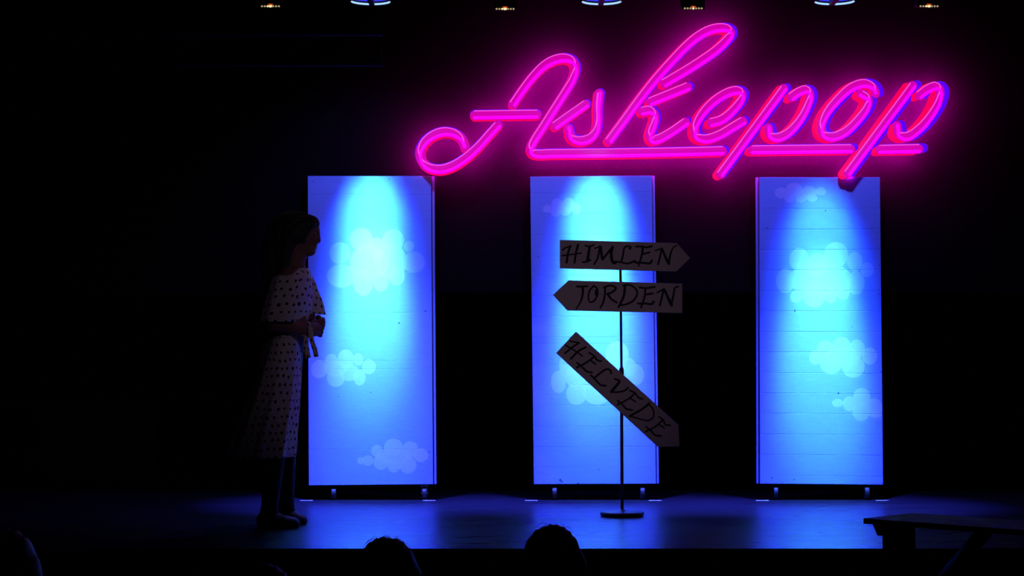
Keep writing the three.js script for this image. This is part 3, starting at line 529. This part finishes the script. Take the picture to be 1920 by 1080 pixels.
// ---------------------------------------------------------------- the black table in front of the stage at the right
{
  const zf = EYE.z - 8.9, c = at(1618, 972, zf), top = c.y, t = thing('table', 'black plank table at the front edge of the stage, lower right corner', 'table', V(c.x, HOUSE_Y, zf));
  const end = at(1920, 993, EYE.z - 8.35), yaw = -Math.atan2(end.z - zf, end.x - c.x), h = top - HOUSE_Y;
  t.rotation.y = yaw;                                  // local x runs along the long edge, -z to the stage
  const wood = std([0.012, 0.011, 0.011], 0.8, { bumpMap: woodGrain, bumpScale: 0.0005 });
  const LEN = 1.5, DEP = 0.4;
  for (let i = 0; i < 2; i++) part('plank', uvMetres(rbox(LEN, 0.024, DEP / 2 - 0.004, 0.003, LEN / 2, h - 0.012, -DEP / 4 - i * DEP / 2 + 0.0)), wood, t);
  const cleat = new THREE.ExtrudeGeometry(new THREE.Shape([[0.03, 0], [0.18, 0], [0.18, -0.05], [0.055, -0.05]].map(([x, y]) => new THREE.Vector2(x, y))), { depth: 0.1, bevelEnabled: false });
  part('cleat', cleat.clone().translate(0, h - 0.024, -0.13), wood, t);
  for (const x of [0.085, LEN - 0.25]) for (const z of [-0.02]) part('leg', rbox(0.15, h - 0.026, 0.035, 0.004, x + 0.075, (h - 0.026) / 2, z - 0.02), wood, t);
  part('cleat', cleat.clone().translate(-0.105, 0, 0).rotateY(Math.PI).translate(LEN - 0.105, h - 0.024, -0.025), wood, t);
  for (const x of [0.085, LEN - 0.25]) part('foot', rbox(0.16, 0.05, DEP, 0.006, x + 0.075, 0.025, -DEP / 2), wood, t);
  for (const [x0, x1] of [[0.5, 0.2], [LEN - 0.62, LEN - 0.25]]) { const b = rod(V(x0, h - 0.03, -DEP / 2), V(x1, h - 0.36, -DEP / 2), 0.035, 4); part('brace', b, M.black, t); }
  part('stretcher', rbox(LEN - 0.3, 0.07, 0.03, 0.004, LEN / 2, h - 0.38, -DEP / 2), wood, t);
}

// ---------------------------------------------------------------- heads of the audience
const darkHair = std([0.008, 0.007, 0.007], 0.62), coat = std([0.015, 0.015, 0.02], 0.95), skinA = std([0.3, 0.17, 0.13], 0.6);
function spectator(px, topPx, d, hw, label, long, notch, wisps, seed) {
  const z = EYE.z - d, top = at(px, topPx, z), hh = top.y - HOUSE_Y, t = thing('person', label, 'person', V(top.x, HOUSE_Y, z)), c = hh - 0.125;
  // seated, seen from behind: facing the stage (-z)
  const bones = [ellipsoid([0, c, -0.01], [0.074, 0.108, 0.092]), capsule([0, c - 0.06, -0.03], [0, c - 0.085, -0.055], 0.052, 0.035), capsule([0, c - 0.1, 0.01], [0, c - 0.2, 0.015], 0.05, 0.055), ellipsoid([0, c - 0.01, -0.108], [0.012, 0.018, 0.018])];
  part('body', fieldMesh(union(bones, 0.03), V(-0.15, c - 0.24, -0.15), V(0.15, c + 0.13, 0.15), 0.008), skinA, t);
  const sh = c - 0.23, seat = 0.42, limb = [capsule([-0.11, sh, 0.02], [0.11, sh, 0.02], 0.055, 0.055), capsule([0, sh - 0.1, 0.03], [0, seat + 0.1, 0.04], 0.13, 0.14)];
  for (const s of [-1, 1]) limb.push(capsule([s * 0.14, sh - 0.01, 0.02], [s * 0.165, sh - 0.27, 0.0], 0.055, 0.045), capsule([s * 0.165, sh - 0.27, 0.0], [s * 0.12, seat + 0.14, -0.24], 0.045, 0.035), capsule([s * 0.09, seat + 0.06, 0.03], [s * 0.11, seat + 0.04, -0.4], 0.085, 0.065), capsule([s * 0.11, seat + 0.04, -0.4], [s * 0.11, 0.08, -0.4], 0.062, 0.045), capsule([s * 0.11, 0.05, -0.39], [s * 0.12, 0.04, -0.52], 0.042, 0.036));
  part('clothing', fieldMesh(union(limb, 0.05), V(-0.36, -0.02, -0.62), V(0.36, sh + 0.08, 0.24), 0.018), coat, t);
  const hb = ellipsoid([0, c + 0.005, 0.005], [hw, 0.12, hw * 1.12]), faceCut = ellipsoid([0, c - 0.05, -0.15], [0.085, 0.12, 0.09]);
  const tail = long ? union([capsule([-hw * 0.45, c - 0.02, 0.03], [-hw * 0.62, c - long, 0.06], hw * 0.62, hw * 0.5), capsule([hw * 0.45, c - 0.02, 0.03], [hw * 0.66, c - long, 0.06], hw * 0.62, hw * 0.5)], 0.05) : null;
  const part2 = notch ? capsule([notch, c + 0.135, -0.06], [notch, c + 0.137, 0.07], 0.012, 0.012) : null;
  const hair = part('hair', fieldMesh((x, y, zz) => { let q = hb(x, y, zz); if (tail) q = smin(q, tail(x, y, zz), 0.04); q = smax(q, -faceCut(x, y, zz), 0.02); if (part2) q = smax(q, -part2(x, y, zz), 0.015); return q + 0.0016 * Math.sin(x * 300 + 2 * Math.sin(y * 30)); }, V(-0.2, c - (long || 0.13) - 0.1, -0.16), V(0.2, c + 0.15, 0.2), 0.007), darkHair, t);
  if (wisps) {
    const r = rng(seed), gs = [];
    for (let i = 0; i < wisps; i++) { const a = (r() - 0.5) * 1.3, x = Math.sin(a) * hw * 0.85, y = c + 0.005 + Math.cos(a) * 0.115, s = r() > 0.5 ? 1 : -1, l = 0.014 + r() * 0.026; gs.push(new THREE.TubeGeometry(new THREE.CatmullRomCurve3([V(x, y - 0.01, 0), V(x + s * l * 0.4, y + 0.006 + r() * 0.007, 0.01 * r()), V(x + s * l, y - 0.002 - Math.abs(x) * 0.3, 0.01 * r())]), 8, 0.0005, 4)); }
    const w = part('stray_hair', mergeGeometries(gs), darkHair, hair); w.userData.kind = 'stuff';
  }
}
spectator(725, 1006, 6, 0.097, 'spectator with short dark tousled hair, seen from behind, below the left panel', 0.1, 0.012, 18, 5);
spectator(1035, 983, 6, 0.092, 'spectator with long dark hair, tallest head, seen from behind left of the signpost foot', 0.34, -0.028, 8, 6);
spectator(3, 988, 4.5, 0.089, 'spectator cut by the lower left corner of the picture, hair edged with blue light', 0.3, 0, 0, 7);
spectator(498, 1057, 5.2, 0.084, 'spectator whose dark crown barely rises into view below the woman', 0.1, 0, 0, 8);

renderer.render(scene, camera);
